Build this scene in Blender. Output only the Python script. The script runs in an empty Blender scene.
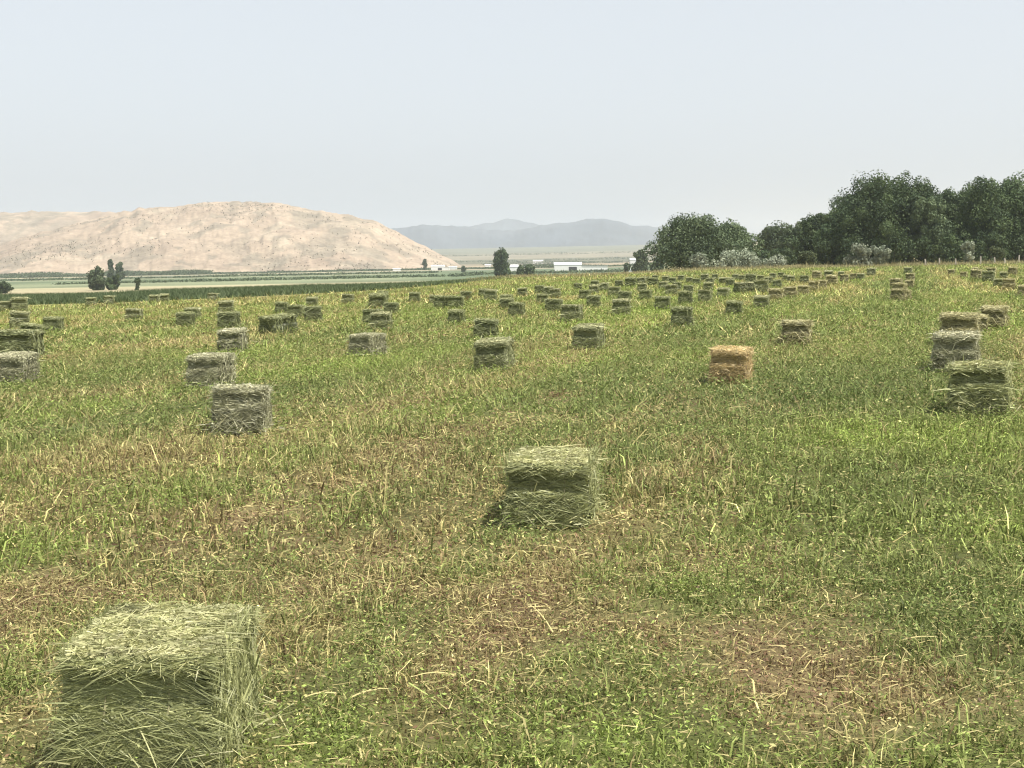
import bpy, math
import numpy as np
from mathutils import Vector

rng = np.random.default_rng(11)
scene = bpy.context.scene
COL = scene.collection
R = math.radians

# ---------------------------------------------------------------- camera model
F, CX, CY = 1500.0, 512.0, 384.0
CAMZ = 1.70
PITCH = math.atan((CY - 256.0) / F)

def smooth(a, b, x):
    if a > b: return 1 - smooth(b, a, x)
    t = np.clip((np.asarray(x, float) - a) / (b - a), 0, 1)
    return t * t * (3 - 2 * t)

# ---------------------------------------------------------------- noise
def _hash(i, j, k, seed):
    n = (i * 374761393 + j * 668265263 + k * 1274126177 + seed * 974634721) & 0xFFFFFFFF
    n = ((n ^ (n >> 13)) * 1274126177) & 0xFFFFFFFF
    n = ((n ^ (n >> 16)) * 2246822519) & 0xFFFFFFFF
    return ((n ^ (n >> 15)) & 0xFFFFFF) / float(0xFFFFFF)

def vnoise(x, y, z=None, seed=0):
    x = np.asarray(x, float); y = np.asarray(y, float)
    if z is None: z = np.zeros_like(x)
    xi = np.floor(x).astype(np.int64); yi = np.floor(y).astype(np.int64); zi = np.floor(z).astype(np.int64)
    fx = x - xi; fy = y - yi; fz = z - zi
    fx = fx * fx * (3 - 2 * fx); fy = fy * fy * (3 - 2 * fy); fz = fz * fz * (3 - 2 * fz)
    out = 0
    for a in (0, 1):
        for b in (0, 1):
            for c in (0, 1):
                w = (fx if a else 1 - fx) * (fy if b else 1 - fy) * (fz if c else 1 - fz)
                out = out + w * _hash(xi + a, yi + b, zi + c, seed)
    return out

def fbm(x, y, z=None, seed=0, oct=3):
    s, a, t = 0, 1.0, 0
    x = np.asarray(x, float); y = np.asarray(y, float)
    for o in range(oct):
        s = s + a * vnoise(x, y, z, seed + o * 17); t += a
        x = x * 2.03 + 5.1; y = y * 2.03 + 1.7
        if z is not None: z = z * 2.03 + 3.3
        a *= 0.5
    return s / t

# ---------------------------------------------------------------- terrain
EDGE_T = [-0.60, -0.341, -0.268, -0.181, -0.141, -0.101, -0.061, -0.028, 0.0, 0.045, 0.09, 0.13, 0.2, 0.34, 0.6]
EDGE_Y = [62, 73, 75, 83, 88, 94, 107, 126, 158, 156, 172, 205, 205, 205, 205]
def strip_width(tx): return np.interp(tx, [-.6, -.101, -.028, -.01], [24, 24, 6, 0])
def edge_dist(x, y):
    """how far (m) a point lies beyond the left and far edge of the hay field"""
    # left edge runs from (-24,70) to (-3,128) and on to (0,165); far edge at about 200 m
    tx = x / np.maximum(y, 1.0)
    return np.where(y > 0, y - np.interp(tx, EDGE_T, EDGE_Y), -50.0)

def plane_z(x, y):
    zx = 30.0 * np.tanh(0.02 * x / 30.0)
    yy = np.clip(y, -40, 1e9)
    zy = -12.0 * np.tanh(0.004 * yy / 12.0)
    return zx + zy + 0.05

def terrain_z(x, y, micro=True):
    x = np.asarray(x, float); y = np.asarray(y, float)
    z = plane_z(x, y)
    tx = x / np.maximum(y, 1.0)
    e = edge_dist(x, y)
    drop = smooth(28, 105, e) * (1 - smooth(0.07, 0.13, tx)) * (y > 0)
    z = z - 5.0 * drop
    d = np.hypot(x, y)
    z = z + 52.0 * smooth(2300, 6200, d) * (y > 0)
    z = z + (fbm(x / 9, y / 9, seed=3, oct=2) - .5) * 0.10 * smooth(6, 40, d)
    if micro:
        z = z + (fbm(x * 1.4, y * 1.4, seed=5, oct=3) - .5) * 0.07 * (1 - smooth(25, 60, d))
    return z

def ray(px, py):
    v = np.array([(px - CX) / F, 1.0, (CY - py) / F])
    c, s = math.cos(PITCH), math.sin(PITCH)
    return np.array([v[0], v[1] * c + v[2] * s, -v[1] * s + v[2] * c])

def ground_at(px, py, far=4000):
    d = ray(px, py); d = d / d[1]
    ys = np.geomspace(2.5, far, 1500)
    g = CAMZ + d[2] * ys - terrain_z(d[0] * ys, ys, micro=False)
    k = np.argmax(g < 0) if (g < 0).any() else len(ys) - 1
    y = ys[k]
    if k > 0:
        a, b = g[k - 1], g[k]
        y = ys[k - 1] + (ys[k] - ys[k - 1]) * (a / (a - b) if a != b else 0)
    x = d[0] * y
    return x, y, float(terrain_z(x, y, micro=False))

def at_dist(px, py, Y):
    d = ray(px, py); d = d / d[1]
    return d[0] * Y, Y, CAMZ + d[2] * Y

# ---------------------------------------------------------------- materials
def mat(name):
    m = bpy.data.materials.new(name); m.use_nodes = True
    nt = m.node_tree; nt.nodes.clear()
    return m, nt, nt.nodes.new('ShaderNodeOutputMaterial')

def N(nt, t, **kw):
    n = nt.nodes.new(t)
    for k, v in kw.items():
        if k in n.inputs: n.inputs[k].default_value = v
        else: setattr(n, k, v)
    return n

def attr_leaf(name, translucent=0.35, gloss=0.05, rough=0.6):
    m, nt, out = mat(name)
    a = N(nt, 'ShaderNodeAttribute', attribute_name='tint')
    d = N(nt, 'ShaderNodeBsdfDiffuse'); t = N(nt, 'ShaderNodeBsdfTranslucent')
    g = N(nt, 'ShaderNodeBsdfGlossy', Roughness=rough)
    nt.links.new(a.outputs['Color'], d.inputs['Color']); nt.links.new(a.outputs['Color'], t.inputs['Color'])
    mx = N(nt, 'ShaderNodeMixShader'); mx.inputs[0].default_value = translucent
    nt.links.new(d.outputs[0], mx.inputs[1]); nt.links.new(t.outputs[0], mx.inputs[2])
    m2 = N(nt, 'ShaderNodeMixShader'); m2.inputs[0].default_value = gloss
    nt.links.new(mx.outputs[0], m2.inputs[1]); nt.links.new(g.outputs[0], m2.inputs[2])
    nt.links.new(m2.outputs[0], out.inputs['Surface'])
    return m

def attr_solid(name, noise_scale=None, amount=0.3, bump=0.0, rough=0.95, scale2=None):
    m, nt, out = mat(name)
    a = N(nt, 'ShaderNodeAttribute', attribute_name='tint')
    b = N(nt, 'ShaderNodeBsdfPrincipled', Roughness=rough)
    b.inputs['Specular IOR Level'].default_value = 0.1
    src = a.outputs['Color']
    if noise_scale:
        geo = N(nt, 'ShaderNodeNewGeometry')
        n = N(nt, 'ShaderNodeTexNoise', Scale=noise_scale, Detail=6.0, Roughness=0.65)
        nt.links.new(geo.outputs['Position'], n.inputs['Vector'])
        mr = N(nt, 'ShaderNodeMapRange'); mr.inputs[1].default_value = .3; mr.inputs[2].default_value = .7
        mr.inputs[3].default_value = 1 - amount; mr.inputs[4].default_value = 1 + amount
        nt.links.new(n.outputs[0], mr.inputs[0])
        last = mr.outputs[0]
        if scale2:
            n2 = N(nt, 'ShaderNodeTexNoise', Scale=scale2, Detail=4.0, Roughness=0.6)
            nt.links.new(geo.outputs['Position'], n2.inputs['Vector'])
            r2 = N(nt, 'ShaderNodeMapRange'); r2.inputs[1].default_value = .3; r2.inputs[2].default_value = .7
            r2.inputs[3].default_value = 1 - amount * .8; r2.inputs[4].default_value = 1 + amount * .8
            nt.links.new(n2.outputs[0], r2.inputs[0])
            mm = N(nt, 'ShaderNodeMath', operation='MULTIPLY')
            nt.links.new(last, mm.inputs[0]); nt.links.new(r2.outputs[0], mm.inputs[1]); last = mm.outputs[0]
        vm = N(nt, 'ShaderNodeVectorMath', operation='SCALE')
        nt.links.new(src, vm.inputs[0]); nt.links.new(last, vm.inputs['Scale'])
        src = vm.outputs[0]
        if bump:
            bp = N(nt, 'ShaderNodeBump', Strength=bump, Distance=0.05)
            nt.links.new(n.outputs[0], bp.inputs['Height']); nt.links.new(bp.outputs[0], b.inputs['Normal'])
    nt.links.new(src, b.inputs['Base Color'])
    nt.links.new(b.outputs[0], out.inputs['Surface'])
    return m

def plain(name, col, rough=0.7, noise=0.12, scale=3.0, metal=0.0):
    m, nt, out = mat(name)
    b = N(nt, 'ShaderNodeBsdfPrincipled', Roughness=rough, Metallic=metal)
    n = N(nt, 'ShaderNodeTexNoise', Scale=scale, Detail=5.0)
    tc = N(nt, 'ShaderNodeTexCoord'); nt.links.new(tc.outputs['Object'], n.inputs['Vector'])
    cr = N(nt, 'ShaderNodeMixRGB'); cr.inputs[1].default_value = (*[c * (1 - noise) for c in col], 1)
    cr.inputs[2].default_value = (*[min(1, c * (1 + noise)) for c in col], 1)
    nt.links.new(n.outputs[0], cr.inputs[0]); nt.links.new(cr.outputs[0], b.inputs['Base Color'])
    nt.links.new(b.outputs[0], out.inputs['Surface'])
    return m

M_GROUND = attr_solid('field_soil', 9.0, 0.35, 0.6, scale2=0.8)
M_GRASS = attr_leaf('grass_blades', 0.27, 0.02)
M_HILL = attr_solid('dry_hillside', 0.05, 0.24, 0.0, scale2=0.3)
M_RIDGE = attr_solid('hazed_wooded_ridge', 0.004, 0.25)
M_HAYCORE = attr_solid('packed_hay', 30.0, 0.45, 0.8)
M_HAY = attr_leaf('hay_fibres', 0.22, 0.04, 0.5)
M_LEAF = attr_leaf('tree_leaves', 0.25, 0.015)
M_BARK = plain('bark', (0.10, 0.085, 0.07), 0.9, 0.35, 6)
M_WHITE = plain('white_metal_siding', (0.66, 0.66, 0.64), 0.5, 0.05)
M_ROOF = plain('pale_roof', (0.66, 0.67, 0.66), 0.5, 0.06)
M_DARK = plain('dark_doorway', (0.03, 0.03, 0.032), 0.6)
M_TWINE = plain('sisal_twine', (0.24, 0.225, 0.12), 0.9, 0.2, 20)
M_POST = plain('weathered_wood', (0.36, 0.33, 0.29), 0.9, 0.25, 9)

# ---------------------------------------------------------------- mesh helpers
def mesh_np(name, V, faces_list, tint, material, smooth_shade=False):
    """faces_list: list of int arrays (n,k)"""
    me = bpy.data.meshes.new(name)
    V = np.asarray(V, np.float32)
    me.vertices.add(len(V)); me.vertices.foreach_set('co', V.ravel())
    loops = np.concatenate([f.ravel() for f in faces_list]).astype(np.int32)
    tot = np.concatenate([np.full(len(f), f.shape[1], np.int32) for f in faces_list])
    st = np.concatenate([[0], np.cumsum(tot)[:-1]]).astype(np.int32)
    me.loops.add(len(loops)); me.loops.foreach_set('vertex_index', loops)
    me.polygons.add(len(tot)); me.polygons.foreach_set('loop_start', st)
    me.polygons.foreach_set('use_smooth', np.full(len(tot), smooth_shade))
    if tint is not None:
        at = me.attributes.new('tint', 'FLOAT_COLOR', 'POINT')
        c = np.ones((len(V), 4), np.float32); c[:, :3] = tint
        at.data.foreach_set('color', c.ravel())
    me.update(calc_edges=True)
    me.materials.append(material)
    return me

def link(name, me, parent=None, loc=None, **props):
    o = bpy.data.objects.new(name, me); COL.objects.link(o)
    if parent is not None: o.parent = parent
    if loc is not None: o.location = loc
    for k, v in props.items(): o[k] = v
    return o

def thing(name, label, cat, loc=(0, 0, 0), rz=0.0, group=None):
    o = bpy.data.objects.new(name, None); COL.objects.link(o)
    o.location = loc; o.rotation_euler = (0, 0, rz)
    o.empty_display_size = 0.2
    o['label'] = label; o['category'] = cat
    if group: o['group'] = group
    return o

def strands(P, D, Up, L, W, bend, C, seg=2, tip=0.15):
    """ribbons: base P (n,3), direction D, bend direction Up, length L, width W -> V, faces, tint"""
    n = len(P)
    D = D / np.linalg.norm(D, axis=1, keepdims=True)
    rnd = rng.normal(size=(n, 3))
    S = np.cross(D, rnd); S /= np.linalg.norm(S, axis=1, keepdims=True) + 1e-9
    rows = seg + 1
    V = np.zeros((n, rows * 2, 3), np.float32)
    for i in range(rows):
        t = i / seg
        c = P + D * (L * t)[:, None] + Up * (bend * L * t * t)[:, None]
        w = W * (1 - (1 - tip) * t ** 1.5) * .5
        V[:, 2 * i] = c - S * w[:, None]; V[:, 2 * i + 1] = c + S * w[:, None]
    base = (np.arange(n) * rows * 2)[:, None]
    Fs = [base + np.array([2 * i, 2 * i + 1, 2 * i + 3, 2 * i + 2]) for i in range(seg)]
    Fq = np.concatenate(Fs)
    T = np.repeat(C, rows * 2, axis=0)
    return V.reshape(-1, 3), Fq, T

def blades(P, heading, H, W, lean, C, seg=2):
    """grass blades: tapering to a point, leaning along their heading"""
    n = len(P)
    dx, dy = np.cos(heading), np.sin(heading)
    sa = rng.uniform(0, 2 * np.pi, n); sx, sy = np.cos(sa), np.sin(sa)
    if seg == 1:
        V = np.zeros((n, 3, 3), np.float32)
        V[:, 0] = P - np.stack([sx * W / 2, sy * W / 2, np.zeros(n)], 1)
        V[:, 1] = P + np.stack([sx * W / 2, sy * W / 2, np.zeros(n)], 1)
        V[:, 2] = P + np.stack([dx * H * lean, dy * H * lean, H], 1)
        Ft = (np.arange(n) * 3)[:, None] + np.array([0, 1, 2])
        return V.reshape(-1, 3), [Ft], np.repeat(C, 3, axis=0)
    V = np.zeros((n, 5, 3), np.float32)
    z0 = np.zeros(n)
    V[:, 0] = P - np.stack([sx * W / 2, sy * W / 2, z0], 1)
    V[:, 1] = P + np.stack([sx * W / 2, sy * W / 2, z0], 1)
    mid = P + np.stack([dx * H * lean * .3, dy * H * lean * .3, H * .62], 1)
    V[:, 2] = mid + np.stack([sx * W * .45, sy * W * .45, z0], 1)
    V[:, 3] = mid - np.stack([sx * W * .45, sy * W * .45, z0], 1)
    V[:, 4] = P + np.stack([dx * H * lean, dy * H * lean, H * (1 - .25 * lean)], 1)
    b = (np.arange(n) * 5)[:, None]
    return V.reshape(-1, 3), [b + np.array([0, 1, 2, 3]), b + np.array([3, 2, 4])], np.repeat(C, 5, axis=0)

def leaflets(P, size, C, flat=0.5, wide=.2):
    """small diamond leaves in any direction"""
    n = len(P)
    a = rng.normal(size=(n, 3)); a[:, 2] *= flat; a /= np.linalg.norm(a, axis=1, keepdims=True)
    b = np.cross(a, rng.normal(size=(n, 3))); b /= np.linalg.norm(b, axis=1, keepdims=True)
    V = np.zeros((n, 4, 3), np.float32)
    V[:, 0] = P - a * size[:, None] * .5; V[:, 2] = P + a * size[:, None] * .5
    V[:, 1] = P + b * size[:, None] * wide; V[:, 3] = P - b * size[:, None] * wide
    Fq = (np.arange(n) * 4)[:, None] + np.array([0, 1, 2, 3])
    return V.reshape(-1, 3), [Fq], np.repeat(C, 4, axis=0)

class Acc:
    def __init__(s): s.V = []; s.F = []; s.T = []; s.n = 0
    def add(s, V, F, T):
        if isinstance(F, np.ndarray): F = [F]
        s.V.append(V); s.F += [f + s.n for f in F]; s.T.append(T); s.n += len(V)
    def mesh(s, name, m, sm=False):
        by = {}
        for f in s.F: by.setdefault(f.shape[1], []).append(f)
        return mesh_np(name, np.concatenate(s.V), [np.concatenate(v) for v in by.values()], np.concatenate(s.T), m, sm)

def tube(pts, rad, n=7):
    pts = np.asarray(pts, float); k = len(pts)
    V = []; 
    for i in range(k):
        d = pts[min(i + 1, k - 1)] - pts[max(i - 1, 0)]; d /= np.linalg.norm(d) + 1e-9
        a = np.cross(d, [0.3, 0.9, 0.1]); a /= np.linalg.norm(a); b = np.cross(d, a)
        th = np.arange(n) * 2 * np.pi / n
        V.append(pts[i] + rad[i] * (np.cos(th)[:, None] * a + np.sin(th)[:, None] * b))
    V = np.concatenate(V)
    Fq = [[i * n + j, i * n + (j + 1) % n, (i + 1) * n + (j + 1) % n, (i + 1) * n + j] for i in range(k - 1) for j in range(n)]
    cap = [[0] * 0]
    return V, np.array(Fq)

def boxes(name, specs, material):
    """specs: (cx,cy,cz,sx,sy,sz); one mesh"""
    V, Fq = [], []
    for (cx, cy, cz, sx, sy, sz) in specs:
        b = len(V)
        for dx in (-.5, .5):
            for dy in (-.5, .5):
                for dz in (-.5, .5): V.append((cx + dx * sx, cy + dy * sy, cz + dz * sz))
        Fq += [[b + i for i in q] for q in ((0, 1, 3, 2), (4, 6, 7, 5), (0, 4, 5, 1), (2, 3, 7, 6), (0, 2, 6, 4), (1, 5, 7, 3))]
    return mesh_np(name, np.array(V), [np.array(Fq)], None, material)

# ---------------------------------------------------------------- colour of the field
GREEN = np.array([0.182, 0.228, 0.066]); BRIGHT = np.array([0.262, 0.350, 0.072]); DARKG = np.array([0.118, 0.168, 0.048])
STRAW = np.array([0.52, 0.455, 0.215]); TAN = np.array([0.325, 0.270, 0.118]); BROWN = np.array([0.20, 0.125, 0.075])

PATCH = []   # (x, y, radius x, radius y, dryness, brightness, bare)
def patch(px, py, rx, ry, dry=0, bright=0, bare=0):
    x, y, z = ground_at(px, py); PATCH.append((x, y, rx, ry, dry, bare, bright))
patch(820, 690, .6, .5, .5, 0, 1.0); patch(760, 640, .5, .5, .6, 0, .5); patch(300, 592, .8, .45, .4, 0, .7)
patch(60, 610, .7, .5, .5, 0, .5); patch(180, 540, 1.0, .7, .3, 0, .45)
patch(960, 700, .5, .4, .5, 0, .2); patch(500, 700, .5, .5, .2)
patch(640, 745, .25, .2, -.9, .5); patch(690, 590, .3, .5, -.7, .1); patch(30, 560, .5, .6, -.6, .35)
patch(360, 740, .35, .3, -.6, .2); patch(930, 440, 1.5, 2.2, -.9, 1.1); patch(1010, 540, 1.0, 1.1, -.8, .9); patch(870, 440, .9, 1.6, -.7, .7)
patch(60, 500, 1.2, 1.5, -.3, .3); patch(100, 455, 1.2, .9, .5); patch(90, 393, 1.6, 1.2, .5)
patch(760, 420, 2.2, 2.5, -.2, -.4); patch(820, 380, 2.2, 4, -.4, -.4); patch(620, 400, 2, 2.5, .25)
patch(470, 420, 2.5, 2, .2, .2); patch(380, 480, 1.5, 1, .3, 0, .2)
PATCH = np.array(PATCH)

def field_tone(x, y):
    """dry 0..1, bare 0..1, bright -1..1 at world points of the hay field"""
    u = x - 0.27 * y + 0.5 * (fbm(x / 6, y / 6, seed=8, oct=2) - .5)
    stripe = np.cos(2 * np.pi * (u + 2.4) / 4.4)            # +1 on the old windrows
    n1 = fbm(x / 2.4, y / 2.4, seed=21, oct=3); n2 = fbm(x / .55, y / .55, seed=31, oct=2)
    n3 = fbm(x / 14, y / 22, seed=41, oct=2)
    n4 = fbm(x / .16, y / .16, seed=37, oct=2)
    dry = 0.47 + 0.85 * (n1 - .5) + 0.85 * (n2 - .5) + .7 * (n4 - .5) + 0.13 * stripe + .5 * (n3 - .5)
    # long streaks left by the mower and the rake, running with the windrows
    s1 = fbm(u / .6 + 3, y / 11.0, seed=43, oct=3); s2 = fbm(u / 1.9 - 8, y / 16.0, seed=47, oct=2)
    dry = dry + 1.25 * (s1 - .5) + 1.1 * (s2 - .5) - .45 * (n1 - .5)
    bare = 1.3 * (fbm(x / 1.6 + 40, y / 1.6, seed=51, oct=3) - .62) + .5 * (n2 - .5)
    bare = bare + .55 * np.clip(s1 - .55, 0, 1) * 2
    bright = 1.3 * (fbm(x / 3.1, y / 3.1, seed=61, oct=2) - .5) + 1.1 * (fbm(u / 1.1 + 20, y / 9.0, seed=67, oct=2) - .5)
    lane = np.exp(-((u + .4) / 1.4) ** 2); lane = lane * smooth(9, 15, y); dry = dry - .28 * lane; bright = bright - .2 * lane
    track = 1.25 * np.exp(-((u + 4.4) / .5) ** 2) * smooth(30, 16, y) + .4 * np.exp(-((u + .4) / .7) ** 2) * smooth(11, 7.5, y)
    track = track * (.2 + 1.5 * n1 * (.4 + 1.2 * n2))
    dry = dry + .30 * track; bare = bare + .42 * track; dry = dry + .12 * smooth(9, 6, y)
    d = np.hypot(x, y)
    dry = dry - .16 * smooth(25, 50, d) * smooth(-.05, .1, x / np.maximum(y, 1))
    bare = bare - .35 * smooth(9, 20, d)
    dry = dry - .16 * smooth(9, 24, d)
    near = d < 60
    if near.any():
        xs, ys = x[near], y[near]
        for (a, b, rx, ry, dd, ba, br) in PATCH:
            g = np.exp(-((xs - a) / rx) ** 2 - ((ys - b) / ry) ** 2)
            dry[near] += .85 * dd * g; bare[near] += .72 * ba * g; bright[near] += br * g
    dry = np.where(d < 12, .5 + (dry - .5) * .82, dry)
    return np.clip(dry, 0.03, .95), np.clip(bare * .8 + .5 * bare * (n4 - .45) * 2, 0, .75), np.clip(bright, -1, 1)

def mix(a, b, t): return a + (b - a) * np.asarray(t)[..., None]

def blade_colour(x, y):
    dry, bare, bright = field_tone(x, y)
    n = len(x)
    r = rng.random(n)
    g = mix(GREEN, BRIGHT, np.clip(bright, 0, 1)); g = mix(g, DARKG, np.clip(-bright, 0, 1) * .8)
    s = mix(TAN, STRAW, rng.random(n)); s = mix(s, BROWN, (rng.random(n) < .20 + .75 * bare) * .85)
    pdry = np.clip(dry * 0.95 + .05 + .3 * bare, .04, .95)
    c = np.where((r < pdry)[:, None], s, g)
    c = mix(c, (g + s) / 2, .25 * np.ones(n))
    return c * np.exp(rng.normal(-.05, .42, (n, 1))), bare, dry

# ---------------------------------------------------------------- bales: catalogue
# (left, right of the end facing us, foot, pixels of long side seen (+ right, - left), kind, label)
BALES = []
def B(xl, xr, yb, side=0, kind='green', label=None): BALES.append((xl, xr, yb, side, kind, label))
B(52, 212, 797, 72, 'green', 'large green hay bale in the foreground with a shaggy sunlit straw top')
B(507, 589, 528, 10, 'green', 'green hay bale standing alone in mid field with dark band under its top')
B(212, 262, 437, 11, 'grey', 'grey green bale with pale right flank, closest of the stepped row of three')
B(187, 219, 388, 17, 'grey', 'grey green bale between two others in the stepped row, pale long side showing')
B(218, 241, 353, 7, 'grey', 'pale topped bale directly in front of a small dark bale')
B(-8, 20, 384, 19, 'grey', 'pale bale cut by the picture edge with two dark bands on its end')
B(-2, 30, 361, 14, 'dark', 'long dark bale lying behind the pale bale at the picture edge')
B(475, 506, 371, 9, 'greygreen', 'rough bale with pale top, directly in front of a dark rounded bale')
B(474, 495, 339, 3, 'dark', 'dark rounded bale close behind a pale topped bale')
B(572, 597, 350, 9, 'greygreen', 'green bale with thin pale lid and dark slot below it')
B(349, 370, 357, 17, 'grey', 'bale with brownish end and pale side, standing clear of the cluster behind it')
B(709, 745, 384, 7, 'straw', 'orange straw coloured bale, the only one so orange')
B(781, 808, 346, 3, 'tan', 'tan bale with dark middle band behind the orange bale')
B(672, 692, 328, 0, 'dark', 'dark green bale with pale line across its middle, tops rounded')
B(951, 1006, 418, 3, 'green', 'largest green bale of the right hand cluster, standing in bright weeds')
B(934, 975, 373, 3, 'grey', 'grey shaggy bale just behind the largest bale of the right hand cluster')
B(941, 975, 347, 3, 'tan', 'tan topped bale mostly hidden by the grey shaggy bale')
B(966, 985, 334, 0, 'tan', 'low tan bale end peeping out between the cluster and a square topped bale')
B(980, 1003, 329, 4, 'tan', 'small square bale with brown lower half, farthest of the right hand cluster')
B(258, 273, 335, 26, 'dark', 'dark bale lying crosswise with its long side turned to us')
B(218, 235, 330, 6, 'dark', 'dark green bale touching the pale topped bale in front of it')
B(363, 378, 325, 6, 'dark', 'dark bale half hidden by a light topped bale')
B(371, 389, 330, 3, 'greygreen', 'light topped bale in front of the dark cluster of five')
B(385, 396, 314, 2, 'dark', 'dark bale with a pale wisp of straw against its left flank')
B(369, 385, 309, 3, 'dark', 'dark slanting bale at the back left of the cluster of five')
B(448, 463, 324, 2, 'dark', 'dark bale with frayed pale top, foremost of its small group')
B(176, 190, 327, 5, 'dark', 'dark bale in front of its lighter twin beyond the stepped row')
B(184, 197, 320, 4, 'greygreen', 'lighter twin standing behind a dark bale beyond the stepped row')
B(126, 138, 321, 4, 'greygreen', 'lone small bale with dark lid in the left of the field')
B(11, 28, 329, 0, 'greygreen', 'bale with dark lid near the left picture edge beside a toppled bale')
B(43, 57, 332, 6, 'dark', 'dark bale with two bands, right of the toppled bale')
B(20, 40, 336, 3, 'dark', 'low toppled bale between two upright ones at the left')
B(305, 321, 322, 1, 'dark', 'dark bale with pale crest, right of two smaller bales')
B(289, 299, 318, 3, 'dark', 'small dark bale in the middle of three')
B(276, 286, 314, 1, 'dark', 'small dark bale, leftmost of three')
B(307, 316, 307, 1, 'greygreen', 'pale small bale beyond the group of three')
B(219, 233, 314, 1, 'greygreen', 'small bale with thin dark lid, far beyond the stepped row')
B(508, 522, 317, 3, 'dark', 'dark bale with two stacked bands, left of centre in the middle distance')
B(545, 559, 312, 4, 'dark', 'dark bale overlapping another just behind it to the left')
B(537, 547, 304, 0, 'dark', 'dark bale peeping out behind its overlapping neighbour')
B(561, 578, 322, 5, 'greygreen', 'olive bale in front of the pair of overlapping dark bales')
B(587, 599, 308, 1, 'dark', 'dark bale with black lid right of centre')
B(579, 589, 300, 2, 'dark', 'greenish dark bale close behind the black lidded one')
B(613, 629, 316, 1, 'greygreen', 'bale with black lid and grey lower half in the centre row')
B(618, 629, 302, 2, 'dark', 'dark bale beyond the grey and black one')
B(655, 669, 310, 1, 'dark', 'dark square bale left of the rounded dark one')
B(679, 692, 304, 0, 'dark', 'square bale with dark lid behind the rounded dark one')
B(698, 710, 302, 2, 'greygreen', 'mid green bale right of a dark lidded square one')
B(717, 727, 298, 1, 'greygreen', 'small mid green bale, next to the right along the row')
B(726, 741, 315, 1, 'dark', 'dark tilted bale with blackish lid near the tan bale')
B(754, 768, 309, 1, 'greygreen', 'olive bale with dark lid above the tan bale')
B(768, 781, 301, 2, 'tan', 'pale topped bale, first of the row climbing to the right')
B(784, 796, 298, 1, 'tan', 'pale bale, second of the row climbing to the right')
B(798, 808, 295, 1, 'tan', 'pale bale, third of the row climbing to the right')
B(808, 818, 291, 1, 'tan', 'yellowish bale, fourth of the row climbing to the right')
B(818, 826, 288, 1, 'tan', 'yellowish bale, fifth of the row climbing to the right')
B(826, 836, 285, 1, 'tan', 'yellowish bale at the top end of the row climbing to the right')
B(890, 903, 302, 8, 'tan', 'tan bale at the front of the narrow lined up column')
B(892, 903, 294, 4, 'tan', 'tan bale second in the narrow lined up column')
B(890, 900, 289, 3, 'tan', 'tan bale third in the narrow lined up column')
B(905, 913, 288, 1, 'tan', 'tan bale right of the narrow lined up column')
B(733, 738, 293, 17, 'greygreen', 'bale seen broadside as a long green bar in the far rows')
B(755, 768, 293, 0, 'greygreen', 'bale right beside the long green bar')
B(448, 462, 309, 2, 'dark', 'flat topped bale right of the cluster of two')
B(434, 448, 309, 2, 'dark', 'dark bale in the cluster left of the flat topped bale')
B(430, 440, 305, 0, 'greygreen', 'pale bale peeping out behind the cluster left of the flat topped bale')
B(484, 495, 301, 2, 'greygreen', 'small olive bale left of a paler leaning one')
B(500, 511, 305, 2, 'dark', 'small leaning bale behind the two banded dark bale')
B(503, 508, 309, 1, 'dark', 'tiny dark bale between the leaning one and the two banded one')
B(410, 418, 302, 1, 'dark', 'lone small dark bale out beyond the cluster of five')
B(378, 388, 301, 0, 'dark', 'tiny dark bale farthest back behind the cluster of five')
B(609, 620, 297, 0, 'greygreen', 'pale olive bale left of the darker bale beyond centre')
B(639, 649, 300, 3, 'dark', 'dark leaning bale left of the dark square one')
B(666, 677, 295, 0, 'greygreen', 'small olive bale behind the dark square one')
B(684, 693, 294, 0, 'dark', 'small dark bale right behind the square lidded one')
FAR_L = 'tiny pale bale at the left far edge of the field by the dark crop'
for t in [(87, 94, 306), (105, 112, 305), (150, 158, 303), (161, 167, 302), (209, 215, 301), (2, 9, 311), (12, 26, 311), (344, 350, 304)]:
    B(*t, 1, 'greygreen', FAR_L)
FAR_C = 'tiny green bale in the crowded far rows before the tan field edge'
for t in [(536, 543, 294), (545, 551, 296), (551, 559, 298), (574, 581, 290), (592, 596, 287), (590, 597, 294),
          (616, 621, 287), (625, 635, 287), (637, 645, 285), (638, 646, 292), (648, 657, 286), (660, 665, 289), (663, 667, 282),
          (669, 675, 284), (673, 679, 290), (686, 692, 283), (704, 711, 291), (707, 712, 285), (701, 708, 281), (719, 725, 284),
          (720, 727, 297), (727, 733, 287), (726, 731, 284), (733, 737, 280), (745, 756, 284), (766, 770, 284), (773, 781, 287), (783, 788, 281),
          (788, 793, 282), (800, 808, 283), (678, 683, 281), (693, 699, 285), (712, 717, 280), (739, 744, 281), (757, 763, 281), (652, 657, 281),
          (770, 775, 279), (778, 783, 278), (601, 606, 291), (628, 634, 283), (643, 648, 282), (480, 486, 297), (462, 469, 300), (519, 525, 296)]:
    B(*t, 1, 'dark' if rng.random() < .4 else 'greygreen', FAR_C)
FAR_R = 'tiny pale bale in the far right rows under the tall trees'
for t in [(866, 876, 276), (858, 862, 280), (850, 856, 280), (840, 848, 282), (812, 820, 279), (824, 832, 278), (906, 914, 281), (904, 911, 274),
          (960, 966, 278), (970, 981, 279), (982, 994, 282), (994, 1002, 287), (1003, 1014, 290), (1018, 1030, 297), (986, 995, 276), (1008, 1016, 275),
          (1034, 1044, 301), (838, 843, 277), (948, 954, 275), (972, 978, 273), (1000, 1006, 279), (1024, 1032, 284)]:
    B(*t, 1, 'tan' if rng.random() < .5 else 'greygreen', FAR_R)

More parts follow.
